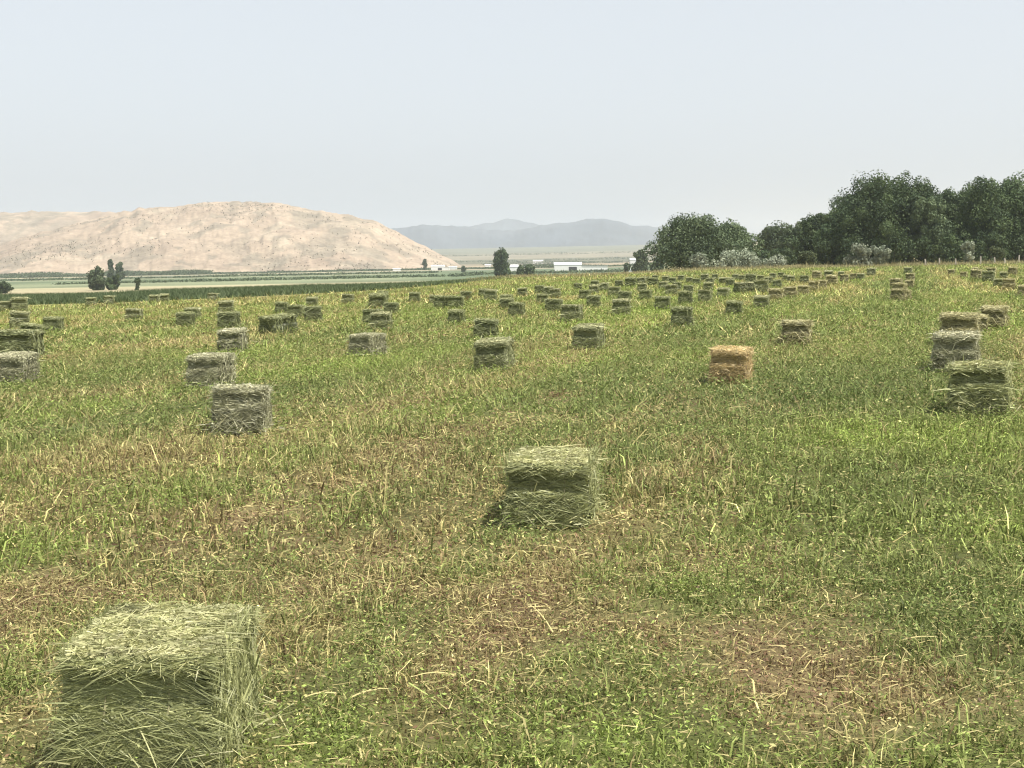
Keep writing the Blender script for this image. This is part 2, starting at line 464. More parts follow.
BW, BL, BH = 0.50, 0.85, 0.43
def bale_pose(xl, xr, yb, side):
    px = (xl + xr) / 2
    x, y, z = ground_at(px, yb)
    th = math.atan((side / max(xr - xl, 1)) / (BL / BW))
    view = math.atan2(x, y)
    ang = view + th                               # long axis points away, turned clockwise by th
    sc = (xr - xl) * y / (F * BW * math.cos(th))
    far = y > 60
    sc = min(max(sc, .82 if not far else .85), 1.22)
    ax = np.array([math.sin(ang), math.cos(ang)])
    c = np.array([x, y]) + ax * BL * sc / 2
    return c[0], c[1], float(terrain_z(c[0], c[1], micro=False)), -ang, sc, y
POSES = [bale_pose(b[0], b[1], b[2], b[3]) for b in BALES]

def near_bale(x, y):
    q = np.zeros(len(x))
    for (cx, cy, cz, rz, sc, yy) in POSES:
        if yy > 60: continue
        q = np.maximum(q, np.exp(-(((x - cx) ** 2 + (y - cy + .2) ** 2) / .55) ** 2))
    return q

def outside_bales(x, y, margin=0.0):
    ok = np.ones(len(x), bool)
    for (cx, cy, cz, rz, sc, yy) in POSES:
        if yy > 50: continue
        dx, dy = x - cx, y - cy
        c, s = math.cos(-rz), math.sin(-rz)
        lx, ly = c * dx - s * dy, s * dx + c * dy
        ok &= ~((abs(lx) < BW * sc / 2 + margin) & (abs(ly) < BL * sc / 2 + margin))
    return ok

# ---------------------------------------------------------------- ground sheet
def build_ground():
    az = np.concatenate([np.linspace(-180, -32, 75)[:-1], np.linspace(-32, 32, 420), np.linspace(32, 180, 75)[1:-1]])
    rad = np.concatenate([[0.02], np.geomspace(0.6, 2.4, 14)[:-1], np.geomspace(2.4, 9000, 720)])
    A, Rr = np.meshgrid(np.radians(az), rad)
    X, Y = (Rr * np.sin(A)).ravel(), (Rr * np.cos(A)).ravel()
    Z = terrain_z(X, Y)
    na, nr = len(az), len(rad)
    i, j = np.meshgrid(np.arange(nr - 1), np.arange(na), indexing='ij')
    j2 = (j + 1) % na
    Fq = np.stack([i * na + j, (i + 1) * na + j, (i + 1) * na + j2, i * na + j2], -1).reshape(-1, 4)
    Fq = Fq[:, ::-1]
    # colour: the field
    dry, bare, bright = field_tone(X, Y)
    D = np.hypot(X, Y)
    g = mix(GREEN * 1.0, BRIGHT, np.clip(bright, 0, 1)); g = mix(g, DARKG, np.clip(-bright, 0, 1) * .8)
    soil_near = mix(np.array([.052, .050, .022]), np.array([.098, .066, .043]), np.clip(bare * 1.3, 0, 1))
    far_c = mix(g * 1.0, TAN * 1.1, np.clip(dry * .9, 0, 1))
    C = mix(soil_near, far_c, .25 + .75 * smooth(14, 60, D))
    # tan verge along the far and left edges of the field
    e = edge_dist(X, Y)
    verge = smooth(-26, -10, e + 10 * (fbm(X / 8, Y / 8, seed=71, oct=2) - .5)) * (1 - smooth(0, 4, e))
    C = mix(C, np.array([.30, .26, .12]), verge * .45)
    tx = X / np.maximum(Y, 1)
    left = 1 - smooth(-.05, 0.0, tx)
    strip = smooth(0, 3, e) * (1 - smooth(0, 8, e - strip_width(tx))) * left
    C = mix(C, np.array([.085, .115, .05]), strip)
    rough_edge = smooth(0, 6, e) * (1 - left) 
    C = mix(C, np.array([.29, .235, .12]), rough_edge)
    # valley floor: fields in bands
    val = smooth(32, 45, e) * (1 - smooth(0.08, .13, tx)) * (Y > 0)
    YY = Y + 60 * (fbm(X / 300, Y / 500, seed=81, oct=2) - .5)
    stops = [0, 430, 470, 590, 610, 760, 800, 960, 1000, 1120, 1150, 1330, 1360, 1480, 1500, 1560, 1600, 2000, 2300, 2700, 2760, 3300, 3360, 4000, 4300, 5200, 9000]
    cols = np.array([[.36, .32, .16]] * 2 + [[.48, .42, .26]] + [[.46, .42, .26]] + [[.24, .27, .16]] * 2 + [[.17, .21, .12]] * 2 + [[.26, .28, .17]] * 2
                    + [[.19, .21, .14]] * 2 + [[.40, .36, .24]] * 2 + [[.13, .15, .09]] * 2 + [[.46, .37, .25]] * 2 + [[.36, .30, .20]] * 2
                    + [[.20, .20, .12]] * 2 + [[.36, .32, .22]] * 2 + [[.25, .26, .18]] * 2 + [[.4, .33, .23]])
    vc = np.stack([np.interp(YY, stops, cols[:len(stops), k]) for k in range(3)], 1)
    # grey green wet meadow in the middle distance towards the centre
    mead = smooth(-.09, -.03, tx) * smooth(500, 600, YY) * (1 - smooth(1150, 1350, YY))
    vc = mix(vc, np.array([.13, .18, .10]), mead * .8)
    vc = vc * np.where(YY > 2400, .56, .74)[:, None] * (0.6 + .8 * fbm(X / 60, Y / 45, seed=91, oct=4))[:, None]
    C = mix(C, vc, val)
    me = mesh_np('ground', np.stack([X, Y, Z], 1), [Fq], C, M_GROUND, True)
    link('ground', me, kind='structure')
build_ground()

# ---------------------------------------------------------------- grass
def scatter(y0, y1, dens, margin=1.6):
    """random points in the wedge in front of the camera between two depths"""
    a, b = 0.37, margin
    area = a * (y1 * y1 - y0 * y0) + 2 * b * (y1 - y0)
    n = int(area * dens)
    y = np.sqrt(rng.random(int(n * 1.0)) * (y1 ** 2 - y0 ** 2) + y0 ** 2)
    x = rng.uniform(-1, 1, len(y)) * (a * y + b)
    return x, y

def build_grass():
    acc = Acc()
    def field_ok(x, y, e0=-2): return edge_dist(x, y) < e0
    # y0, y1, blades/m2, height, width, segments
    zones = [(2.6, 8, 2700, .066, .0058, 2), (8, 15, 1500, .07, .0085, 2), (15, 30, 680, .060, .015, 1),
             (30, 60, 190, .075, .03, 1), (60, 130, 36, .09, .06, 1), (130, 206, 10, .11, .11, 1)]
    for (y0, y1, dens, h, w, seg) in zones:
        x, y = scatter(y0, y1, dens)
        # clumping
        cl = fbm(x / .22, y / .22, seed=101, oct=2)
        keep = rng.random(len(x)) < np.clip((cl - .28) * 3.2, .12, 1)
        if y1 > 60: keep = np.ones(len(x), bool)
        x, y, cl = x[keep], y[keep], cl[keep]
        c, bare, dry = blade_colour(x, y)
        keep = (rng.random(len(x)) > bare * .5) & outside_bales(x, y, -.01) & field_ok(x, y)
        x, y, c, bare, cl = x[keep], y[keep], c[keep], bare[keep], cl[keep]
        n = len(x)
        z = terrain_z(x, y) - .004
        tall = .65 + .9 * fbm(x / 1.1, y / 1.1, seed=111, oct=2)
        H = h * (.72 + .28 * smooth(5, 11, y)) * tall * rng.gamma(4, .25, n) * (1 - .45 * bare) * (.6 + .8 * cl)
        W = w * rng.uniform(.6, 1.5, n)
        H *= 1 - .7 * near_bale(x, y)
        lean = rng.gamma(2.4, .42, n)
        acc.add(*blades(np.stack([x, y, z], 1), rng.uniform(0, 2 * np.pi, n), H, W, lean, c, seg))
    # leafy regrowth and dry leaf bits
    for (y0, y1, dens, s) in [(2.6, 8, 4800, .0165), (8, 15, 2400, .022), (15, 30, 640, .036), (30, 60, 100, .07)]:
        x, y = scatter(y0, y1, dens)
        cl = fbm(x / .3, y / .3, seed=121, oct=2)
        dry, bare, bright = field_tone(x, y)
        isdry = rng.random(len(x)) < np.clip(dry * .8 + bare * .5, .08, .92)
        keep = (isdry | (rng.random(len(x)) < np.clip((cl - .30) * 3.5, .05, 1))) & outside_bales(x, y) & (~isdry | (rng.random(len(x)) < .62))
        x, y, bright, dry, isdry, bare = x[keep], y[keep], bright[keep], dry[keep], isdry[keep], bare[keep]; n = len(x)
        c = mix(GREEN * 1.05, BRIGHT, np.clip(bright * .6 + .18, 0, 1)); c = mix(c, DARKG, np.clip(-bright, 0, 1) * .7)
        pale = rng.random(n) < .14
        c = np.where(pale[:, None], mix(c, STRAW, .6 * np.ones(n)), c)
        cd = mix(TAN, STRAW, rng.random(n) ** 1.5); cd = mix(cd, BROWN, (rng.random(n) < .24 + .65 * bare) * 1.0)
        c = np.where(isdry[:, None], cd, c) * np.exp(rng.normal(-.08, .40 if y0 < 12 else .26, (n, 1)))
        z = terrain_z(x, y) + np.where(isdry, rng.gamma(2, .009, n) + .004, rng.gamma(2.5, .022, n)) * (1 + .25 * (y > 15))
        acc.add(*leaflets(np.stack([x, y, z], 1), s * rng.uniform(.5, 1.6, n), c, .55))
    # fallen stalks of hay lying about
    for (y0, y1, dens, L, w) in [(2.6, 8, 620, .06, .0042), (8, 16, 220, .08, .006), (16, 34, 22, .09, .010), (34, 70, 2, .14, .025)]:
        x, y = scatter(y0, y1, dens)
        dry, bare, bright = field_tone(x, y)
        keep = (rng.random(len(x)) < .25 + .6 * dry + .6 * bare) & outside_bales(x, y)
        x, y = x[keep], y[keep]; n = len(x)
        z = terrain_z(x, y) + rng.uniform(.01, .07, n)
        a = rng.uniform(0, 2 * np.pi, n)
        D = np.stack([np.cos(a), np.sin(a), rng.normal(0, .25, n)], 1)
        Ls = L * rng.gamma(3, .33, n)
        c = mix(TAN * 1.1, STRAW * 1.15, rng.random(n)) * rng.uniform(.75, 1.25, (n, 1))
        V, Fq, T = strands(np.stack([x, y, z], 1), D, np.tile([0, 0, -1.0], (n, 1)), Ls, w * rng.uniform(.6, 1.3, n), rng.uniform(-.1, .3, n), c)
        acc.add(V, Fq, T)
    # some long pale stalks
    spots = [(880, 565), (800, 632), (900, 650), (720, 600), (930, 600), (760, 640), (380, 660), (640, 560), (480, 690), (330, 700), (860, 640), (950, 640), (560, 640)]
    P, D, Ls = [], [], []
    for (px, py) in spots:
        for k in range(2):
            x, y, z = ground_at(px + rng.uniform(-25, 25), py + rng.uniform(-15, 15))
            a = rng.uniform(0, 2 * np.pi); P.append((x, y, z + .05)); D.append((math.cos(a), math.sin(a) * .8, rng.uniform(-.02, .5))); Ls.append(rng.uniform(.15, .32))
    n = len(P)
    acc.add(*strands(np.array(P), np.array(D), np.tile([0, 0, -1.0], (n, 1)), np.array(Ls), np.full(n, .0055), np.full(n, .25), np.tile(STRAW * 1.2, (n, 1)), seg=4, tip=.5))
    link('grass', acc.mesh('grass', M_GRASS), kind='stuff')
    # dark standing crop beyond the left edge
    a2 = Acc()
    tx = rng.uniform(-.42, .0, 70000); t = rng.random(70000)
    e = 1 + 30 * t
    lim = 4 + strip_width(tx)
    base = np.interp(tx, EDGE_T, EDGE_Y)
    y = base + e; x = tx * y
    k = e < lim; x, y = x[k], y[k]; n = len(x)
    c = mix(np.array([.075, .105, .05]), np.array([.13, .165, .075]), rng.random(n)) * rng.uniform(.7, 1.25, (n, 1))
    H = .30 * rng.uniform(.6, 1.2, n) * (.7 + .6 * fbm(x / 5, y / 5, seed=131))
    a2.add(*blades(np.stack([x, y, terrain_z(x, y) - .02], 1), rng.uniform(0, 6.28, n), H, rng.uniform(.05, .10, n), rng.uniform(.1, 1.1, n), c, 1))
    link('standing_crop', a2.mesh('standing_crop', M_GRASS), kind='stuff')
    # tall dry weeds along the far field edge
    a3 = Acc()
    tx = rng.uniform(-.03, .40, 26000)
    base = np.interp(tx, EDGE_T, EDGE_Y)
    y = base + rng.uniform(-3, 22, 26000); x = tx * y; n = len(x)
    c = mix(np.array([.21, .185, .095]), np.array([.36, .34, .18]), rng.random(n)) * rng.uniform(.7, 1.2, (n, 1))
    H = (.17 + .13 * smooth(.09, .13, tx)) * rng.gamma(4, .25, n) * (.4 + 1.2 * fbm(x / 4, y / 4, seed=141))
    a3.add(*blades(np.stack([x, y, terrain_z(x, y) - .02], 1), rng.uniform(0, 6.28, n), H, rng.uniform(.05, .14, n), rng.uniform(0, .7, n), c, 1))
    link('dry_weeds', a3.mesh('dry_weeds', M_GRASS), kind='stuff')
build_grass()

# ---------------------------------------------------------------- hay bales
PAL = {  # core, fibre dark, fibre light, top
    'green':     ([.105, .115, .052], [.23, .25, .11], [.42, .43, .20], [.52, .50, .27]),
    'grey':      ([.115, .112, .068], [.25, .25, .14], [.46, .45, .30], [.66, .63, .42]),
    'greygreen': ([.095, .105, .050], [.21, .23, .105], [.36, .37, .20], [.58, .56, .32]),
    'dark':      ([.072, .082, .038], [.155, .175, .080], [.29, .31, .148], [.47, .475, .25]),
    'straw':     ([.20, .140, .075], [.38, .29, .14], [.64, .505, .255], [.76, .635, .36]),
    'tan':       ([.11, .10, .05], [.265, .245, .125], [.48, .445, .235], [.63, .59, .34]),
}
def profile(h, seed=0):
    """how far a side wall stands out at relative height h: overhanging lid, dark slot, bulging lower half"""
    a = .6 + .7 * ((seed * 0.37) % 1.0); lo = .52 + .10 * ((seed * 0.61) % 1.0); hi = .78 + .08 * ((seed * 0.83) % 1.0)
    return np.interp(h, [0, .06, .25, lo - .06, lo, lo + .05, hi, hi + .05, .96, 1.0], [-.012, -.002, .008, .008, -.006, -.030 * a, -.030 * a, -.002, .002, -.012])

def bale_shell(seed, n=(14, 22, 14)):
    """points of a bulged, layered box: V, F, and normals direction"""
    V, Fq = [], []
    nx, ny, nz = n
    def face(o, u, v, a, b):
        base = sum(len(q) for q in V)
        s, t = np.meshgrid(np.linspace(0, 1, a + 1), np.linspace(0, 1, b + 1), indexing='ij')
        P = np.array(o)[None] + s.ravel()[:, None] * np.array(u) + t.ravel()[:, None] * np.array(v)
        V.append(P)
        i, j = np.meshgrid(np.arange(a), np.arange(b), indexing='ij'); w = b + 1
        Fq.append(base + np.stack([i * w + j, (i + 1) * w + j, (i + 1) * w + j + 1, i * w + j + 1], -1).reshape(-1, 4))
    face((-.5, -.5, 0), (1, 0, 0), (0, 0, 1), nx, nz); face((.5, .5, 0), (-1, 0, 0), (0, 0, 1), nx, nz)
    face((.5, -.5, 0), (0, 1, 0), (0, 0, 1), ny, nz); face((-.5, .5, 0), (0, -1, 0), (0, 0, 1), ny, nz)
    face((-.5, -.5, 1), (1, 0, 0), (0, 1, 0), nx, ny); face((-.5, .5, 0), (1, 0, 0), (0, -1, 0), nx, ny)
    P = np.concatenate(V); Fq = np.concatenate(Fq)
    return shape_bale(P, seed), Fq

def shape_bale(P, seed):
    """unit box point (x,y in +-.5, z 0..1) -> bale point in metres"""
    Q = P * np.array([BW, BL, BH])
    ex = smooth(.36, .5, abs(P[:, 0])); ey = smooth(.42, .5, abs(P[:, 1]))
    wav = .05 * (vnoise(P[:, 0] * 4 + seed, P[:, 1] * 4, seed=seed + 5) - .5)
    pr = profile(np.clip(P[:, 2] + wav * (P[:, 2] > .1) * (P[:, 2] < .95), 0, 1), seed) + .024 * (fbm(P[:, 0] * 3 + seed, P[:, 1] * 5, P[:, 2] * 7, seed=seed, oct=3) - .5)
    # flakes: the long sides are pleated
    fl = .010 * np.sin(P[:, 1] * 2 * np.pi * 7 + seed) 
    # round the vertical corners
    Q[:, 0] += np.sign(P[:, 0]) * ex * (pr * .8 + fl * (1 - ey)) - np.sign(P[:, 0]) * ex * ey * .022
    Q[:, 1] += np.sign(P[:, 1]) * ey * pr * 1.1 - np.sign(P[:, 1]) * ex * ey * .022
    top = smooth(.8, 1, P[:, 2])
    Q[:, 2] += top * (.032 * (fbm(P[:, 0] * 4 + 9 + seed, P[:, 1] * 5, seed=seed + 3, oct=3) - .5) - .012 * np.maximum(ex, ey) ** 3)
    sag = .02 * (vnoise(P[:, 1] * 2 + seed, P[:, 0] * 2, seed=seed + 9) - .5)
    Q[:, 0] += sag * P[:, 2]; Q[:, 1] += .03 * (vnoise(np.full(len(P), seed * 1.7), P[:, 0], seed=3) - .5) * P[:, 2]
    return Q

def tint_var(n, a, b): return mix(np.array(a), np.array(b), rng.random(n) ** 1.2) * rng.uniform(.75, 1.25, (n, 1))

def bale_fibres(acc, seed, kind, count, L, W, core_out=.004):
    core, fd, fl, tp = PAL[kind]
    n = count
    # ends
    def place(P, nrm, D, bend, cols, m, Lm=1.0):
        Q = shape_bale(P, seed) + nrm * core_out
        acc.add(*strands(Q - D * (L * .5 * Lm), D, bend, L * Lm * rng.gamma(4, .25, m), W * np.exp(rng.normal(-.1, .4, m)), rng.uniform(0, .22, m), cols))
    for (axis, sg, share) in ((1, -1, .42), (1, 1, .12), (0, 1, .22), (0, -1, .16)):
        m = int(n * share)
        P = np.zeros((m, 3)); P[:, axis] = .5 * sg
        other = 1 - axis
        P[:, other] = rng.uniform(-.47, .47, m); P[:, 2] = rng.random(m) ** .9
        slot = (P[:, 2] > .58) & (P[:, 2] < .83)
        keep = ~slot | (rng.random(m) < 2); P = P[keep]; m = len(P); slot = slot[keep]
        nrm = np.zeros((m, 3)); nrm[:, axis] = sg
        D = np.zeros((m, 3))
        if axis == 1:
            D[:, other] = rng.choice([-1, 1], m); D[:, 2] = rng.normal(0, .22, m)
            loose = P[:, 2] < .5
            D[loose, 2] += rng.normal(0, .8, loose.sum())
        else:
            D[:, other] = rng.normal(0, .7, m); D[:, 2] = rng.choice([-1, 1], m) * rng.uniform(.2, 1, m)
        D += nrm * rng.uniform(-.08, .30, m)[:, None] * np.where(slot, .2, 1)[:, None]
        D /= np.linalg.norm(D, axis=1, keepdims=True)
        patchy = .62 + .76 * fbm(P[:, other] * 4, P[:, 2] * 6, seed=seed + 21, oct=3)
        c = tint_var(m, fd, fl) * patchy[:, None]
        place(P, nrm, D, np.tile([0, 0, -1.0], (m, 1)) + nrm * .3, c, m)
    # top mat
    m = int(n * .34)
    P = np.stack([rng.uniform(-.46, .46, m), rng.uniform(-.48, .48, m), np.ones(m)], 1)
    a = 5.0 * fbm(P[:, 0] * 3, P[:, 1] * 4, seed=seed + 31, oct=2) + rng.normal(0, .7, m) + np.where(rng.random(m) < .5, np.pi, 0)
    topc = tint_var(m, np.array(fl) * .8, tp) * (.5 + 1.0 * fbm(P[:, 0] * 7, P[:, 1] * 9, seed=seed + 33, oct=3))[:, None]
    D = np.stack([np.cos(a), np.sin(a), rng.normal(.02, .12, m)], 1)
    place(P, np.tile([0, 0, 1.0], (m, 1)), D, np.tile([0, 0, -1.0], (m, 1)), topc, m, 1.0)
    # fringe hanging over the top edge of every side
    m = int(n * .08)
    s = rng.integers(0, 4, m); q = rng.uniform(-.5, .5, m)
    P = np.stack([np.where(s == 0, .5, np.where(s == 1, -.5, q)), np.where(s == 2, .5, np.where(s == 3, -.5, q)), rng.uniform(.86, 1, m)], 1)
    nrm = np.stack([np.where(s == 0, 1, np.where(s == 1, -1, 0)), np.where(s == 2, 1, np.where(s == 3, -1, 0)), np.zeros(m)], 1).astype(float)
    D = nrm * rng.uniform(.1, .9, m)[:, None] + rng.normal(0, .6, (m, 3)) * np.array([1, 1, .35])
    D /= np.linalg.norm(D, axis=1, keepdims=True)
    place(P, nrm, D, np.tile([0, 0, -1.0], (m, 1)), tint_var(m, fl, tp), m, .55)

def leaf_crumbs(acc, seed, kind, n, size):
    core, fd, fl, tp = PAL[kind]
    s = rng.integers(0, 5, n); a, b = rng.uniform(-.5, .5, n), rng.random(n)
    P = np.stack([np.where(s < 2, a, np.where(s == 2, .5, np.where(s == 3, -.5, a))), np.where(s == 0, -.5, np.where(s == 1, .5, np.where(s < 4, b - .5, b - .5))), np.where(s < 2, b, np.where(s < 4, a + .5, 1.0))], 1)
    Q = shape_bale(P, seed) + rng.normal(0, .006, (n, 3))
    acc.add(*leaflets(Q, size * np.exp(rng.normal(0, .35, n)), tint_var(n, fd, np.array(fl) * 1.05) * np.exp(rng.normal(0, .25, (n, 1))), 1.0, .25))

def bale_core(acc, seed, kind, res):
    V, Fq = bale_shell(seed, res)
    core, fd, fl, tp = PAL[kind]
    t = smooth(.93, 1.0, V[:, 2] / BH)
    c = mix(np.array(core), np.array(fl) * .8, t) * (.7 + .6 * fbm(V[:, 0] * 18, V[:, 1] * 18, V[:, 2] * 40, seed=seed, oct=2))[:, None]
    acc.add(V, Fq, c)

def loose_straw(seed, kind, n, L, W, spread=.065):
    """wisps fallen round the foot and sticking out"""
    core, fd, fl, tp = PAL[kind]
    acc = Acc()
    s = rng.integers(0, 4, n); q = rng.uniform(-.55, .55, n); o = np.abs(rng.normal(0, spread, n))
    x = np.where(s == 0, BW / 2 + o, np.where(s == 1, -BW / 2 - o, q * BW)); y = np.where(s == 2, BL / 2 + o, np.where(s == 3, -BL / 2 - o, q * BL))
    P = np.stack([x, y, .02 + rng.gamma(2, .02, n) + .12 * np.exp(-o / .05) * rng.random(n)], 1)
    a = rng.uniform(0, 2 * np.pi, n); D = np.stack([np.cos(a), np.sin(a), rng.normal(0, .35, n)], 1); D /= np.linalg.norm(D, axis=1, keepdims=True)
    acc.add(*strands(P - D * L * .4, D, np.tile([0, 0, -1.0], (n, 1)), L * rng.gamma(4, .25, n), W * rng.uniform(.7, 1.3, n), rng.uniform(0, .2, n), tint_var(n, np.array(fl) * .9, np.array(tp) * 1.05)))
    # long stalks leaning out of the end and the top
    m = max(4, n // 18)
    P = np.stack([rng.uniform(-.5, .5, m), np.full(m, -.5), rng.uniform(.1, .55, m)], 1); Q = shape_bale(P, seed)
    D = np.stack([rng.normal(0, .8, m), rng.uniform(-.5, -.1, m), rng.normal(-.3, .8, m)], 1)
    acc.add(*strands(Q, D, np.tile([0, 0, -1.0], (m, 1)), L * 1.3 * rng.uniform(.6, 1.3, m), np.full(m, W * 1.0), rng.uniform(0, .3, m), tint_var(m, fl, np.array(tp) * 1.1), seg=3, tip=.6))
    P = np.stack([rng.uniform(-.5, .5, m), rng.uniform(-.5, .5, m), np.ones(m)], 1); Q = shape_bale(P, seed)
    D = np.stack([rng.normal(0, 1, m), rng.normal(0, .6, m), rng.uniform(.1, .6, m)], 1)
    acc.add(*strands(Q, D, np.tile([0, 0, -1.0], (m, 1)), L * 1.1 * rng.uniform(.6, 1.3, m), np.full(m, W * 1.2), rng.uniform(.1, .4, m), tint_var(m, fl, np.array(tp) * 1.1), seg=3, tip=.6))
    return acc

def twine_mesh(xo, seed):
    t = np.concatenate([[(-.5, h) for h in np.linspace(.03, .97, 12)], [(p, 1.0) for p in np.linspace(-.48, .48, 20)], [(.5, h) for h in np.linspace(.97, .03, 12)]])
    P = np.stack([np.full(len(t), xo), t[:, 0], t[:, 1]], 1)
    Q = shape_bale(P, seed); nrm = np.zeros_like(Q)
    nrm[:12, 1] = -1; nrm[12:32, 2] = 1; nrm[32:, 1] = 1
    V, Fq = tube(Q + nrm * .004, np.full(len(Q), .0035), 5)
    return mesh_np('twine', V, [Fq], None, M_TWINE)

_cache = {}
def far_bale_mesh(kind, var, lod):
    k = (kind, var, lod)
    if k not in _cache:
        acc = Acc(); seed = 200 + var * 7 + hash_kind[kind]
        if lod == 1:
            bale_core(acc, seed, kind, (10, 16, 12)); bale_fibres(acc, seed, kind, 1700, .09, .015)
            la = loose_straw(seed, kind, 30, .14, .012, .08); acc.add(np.concatenate(la.V), la.F, np.concatenate(la.T))
        else:
            bale_core(acc, seed, kind, (8, 12, 12)); bale_fibres(acc, seed, kind, 450, .12, .03)
        _cache[k] = acc.mesh('hay_bale', M_HAY)
    return _cache[k]
hash_kind = {k: i * 101 for i, k in enumerate(PAL)}

GROUP = 'hay bales scattered in rows across the mown field'
for idx, ((xl, xr, yb, side, kind, label), (cx, cy, cz, rz, sc, yy)) in enumerate(zip(BALES, POSES)):
    sink = 0.0 if yy < 7 else (.012 if yy < 12 else -.01)
    if yy < 27:
        t = thing('hay_bale', label, 'hay bale', (cx, cy, cz - sink), rz, GROUP)
        t.scale = (sc, sc, sc); o = t
        seed = 30 + idx * 3
        acc = Acc()
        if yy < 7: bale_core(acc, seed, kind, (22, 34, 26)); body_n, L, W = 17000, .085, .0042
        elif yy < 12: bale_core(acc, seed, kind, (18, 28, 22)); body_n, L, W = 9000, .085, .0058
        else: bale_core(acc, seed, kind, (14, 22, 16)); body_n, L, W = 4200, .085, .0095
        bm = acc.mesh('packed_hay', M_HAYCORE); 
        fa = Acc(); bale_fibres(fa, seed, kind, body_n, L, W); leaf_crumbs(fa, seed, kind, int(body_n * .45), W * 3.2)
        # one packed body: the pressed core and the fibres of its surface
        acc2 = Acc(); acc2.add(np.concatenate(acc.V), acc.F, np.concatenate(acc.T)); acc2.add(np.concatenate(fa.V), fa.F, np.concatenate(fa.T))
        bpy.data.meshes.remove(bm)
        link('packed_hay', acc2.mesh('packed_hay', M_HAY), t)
        link('loose_straw', loose_straw(seed, kind, int(body_n * (.009 if yy < 7 else .016)), .10, W * 1.05).mesh('loose_straw', M_HAY), t, kind='stuff')
        for xo in (-.2, .2): link('twine', twine_mesh(xo, seed), t)
    else:
        me = far_bale_mesh(kind, idx % 3, 1 if yy < 70 else 2)
        o = link('hay_bale', me, None, (cx, cy, cz - sink), label=label, category='hay bale', group=GROUP)
        o.rotation_euler = (0, 0, rz); o.scale = (sc, sc, sc * (.92 + .16 * rng.random()))
    o.rotation_euler.x = rng.normal(0, R(1.8)) if yy > 12 else R(-.8); o.rotation_euler.y = rng.normal(0, R(1.8)) if yy > 7 else 0
    o.scale.z *= 1.07 if yy > 12 else (1.0 if yy < 7 else .95)
    o.scale.y *= rng.uniform(.92, 1.08) if yy > 7 else .86
    if label.startswith('low toppled'):
        o.scale = (sc, sc, sc * .62); o.rotation_euler = (0, R(8), rz)

# ---------------------------------------------------------------- trees
def crown(H, W, base, lumps, per, leaf, c0, c1, seed, shape='round', lump_r=(.06, .14)):
    """foliage: uneven lumps of leaves filling an envelope; returns mesh accumulator"""
    r = np.random.default_rng(seed)
    acc = Acc()
    own = r.uniform(.82, 1.28)
    c0 = np.array(c0) * own; c1 = np.array(c1) * own
    hgt = H - base
    # three or four main masses, each carrying its own lumps
    masses = []
    nm = max(3, int(lumps / 9))
    for i in range(nm):
        t = (i + r.random()) / nm
        z = base + hgt * (.08 + .78 * t)
        env = {'round': math.sin(math.pi * (.18 + .74 * t)) ** .6, 'cone': (1 - t) ** .8 + .12, 'column': .8 * math.sin(math.pi * (.12 + .8 * t)) ** .4}[shape]
        a = r.uniform(0, 2 * np.pi); q = math.sqrt(r.random()) * .62
        masses.append((q * W / 2 * env * math.cos(a), q * W / 2 * env * math.sin(a), z, W * .5 * env * r.uniform(.42, .72), hgt * r.uniform(.13, .22)))
    # a leading mass at the top
    masses.append((r.normal(0, W * .06), r.normal(0, W * .06), H - hgt * .13, W * .28, hgt * .13))
    for i in range(lumps):
        m = masses[r.integers(len(masses))]
        v = r.normal(size=3); v /= np.linalg.norm(v); v *= r.uniform(.55, 1.05)
        cx, cy, cz = m[0] + v[0] * m[3], m[1] + v[1] * m[3], m[2] + v[2] * m[4]
        cz = max(cz, base + .02 * hgt)
        lr = W * r.uniform(*lump_r) * 1.12; lz = lr * r.uniform(.8, 1.5)
        n = int(per * r.uniform(.7, 1.3))
        d = r.normal(size=(n, 3)); d /= np.linalg.norm(d, axis=1, keepdims=True)
        rad = r.uniform(.55, 1.12, n) ** .7
        P = np.array([cx, cy, cz]) + d * np.stack([rad * lr, rad * lr, rad * lz], 1)
        nr = d + r.normal(0, .55, (n, 3)); nr /= np.linalg.norm(nr, axis=1, keepdims=True)
        a = np.cross(nr, r.normal(size=(n, 3))); a /= np.linalg.norm(a, axis=1, keepdims=True); b = np.cross(nr, a)
        s = leaf * r.uniform(.6, 1.4, n)
        V = np.stack([P - a * s[:, None] * .6, P + b * s[:, None] * .4, P + a * s[:, None] * .6, P - b * s[:, None] * .4], 1)
        tone = r.random()
        c = mix(np.array(c0), np.array(c1), np.clip(tone + r.normal(0, .12, n), 0, 1)) * r.uniform(.8, 1.2, (n, 1))
        acc.add(V.reshape(-1, 3), (np.arange(n) * 4)[:, None] + np.arange(4), np.repeat(c, 4, 0))
    return acc, masses

def trunk_mesh(H, base, masses, rad, seed):
    r = np.random.default_rng(seed)
    Vs, Fs, n = [], [], 0
    def add(p, q):
        nonlocal n
        V, Fq = tube(p, q, 7); Vs.append(V); Fs.append(Fq + n); n += len(V)
    top = H * .72
    zs = np.linspace(-.3, top, 7)
    path = np.stack([np.cumsum(r.normal(0, rad * .35, 7)), np.cumsum(r.normal(0, rad * .35, 7)), zs], 1); path[:2, :2] = 0
    add(path, np.linspace(rad * 1.25, rad * .25, 7))
    for m in masses[:7]:
        z0 = max(base * .6, min(m[2] - H * .15, top * .8)); s = np.array([np.interp(z0, zs, path[:, 0]), np.interp(z0, zs, path[:, 1]), z0])
        e = np.array([m[0], m[1], m[2]])
        mid = (s + e) / 2 + np.array([0, 0, -.06 * H]) + r.normal(0, rad * .4, 3)
        add(np.stack([s, mid, e]), [rad * .5, rad * .33, rad * .12])
    return mesh_np('trunk', np.concatenate(Vs), [np.concatenate(Fs)], None, M_BARK)

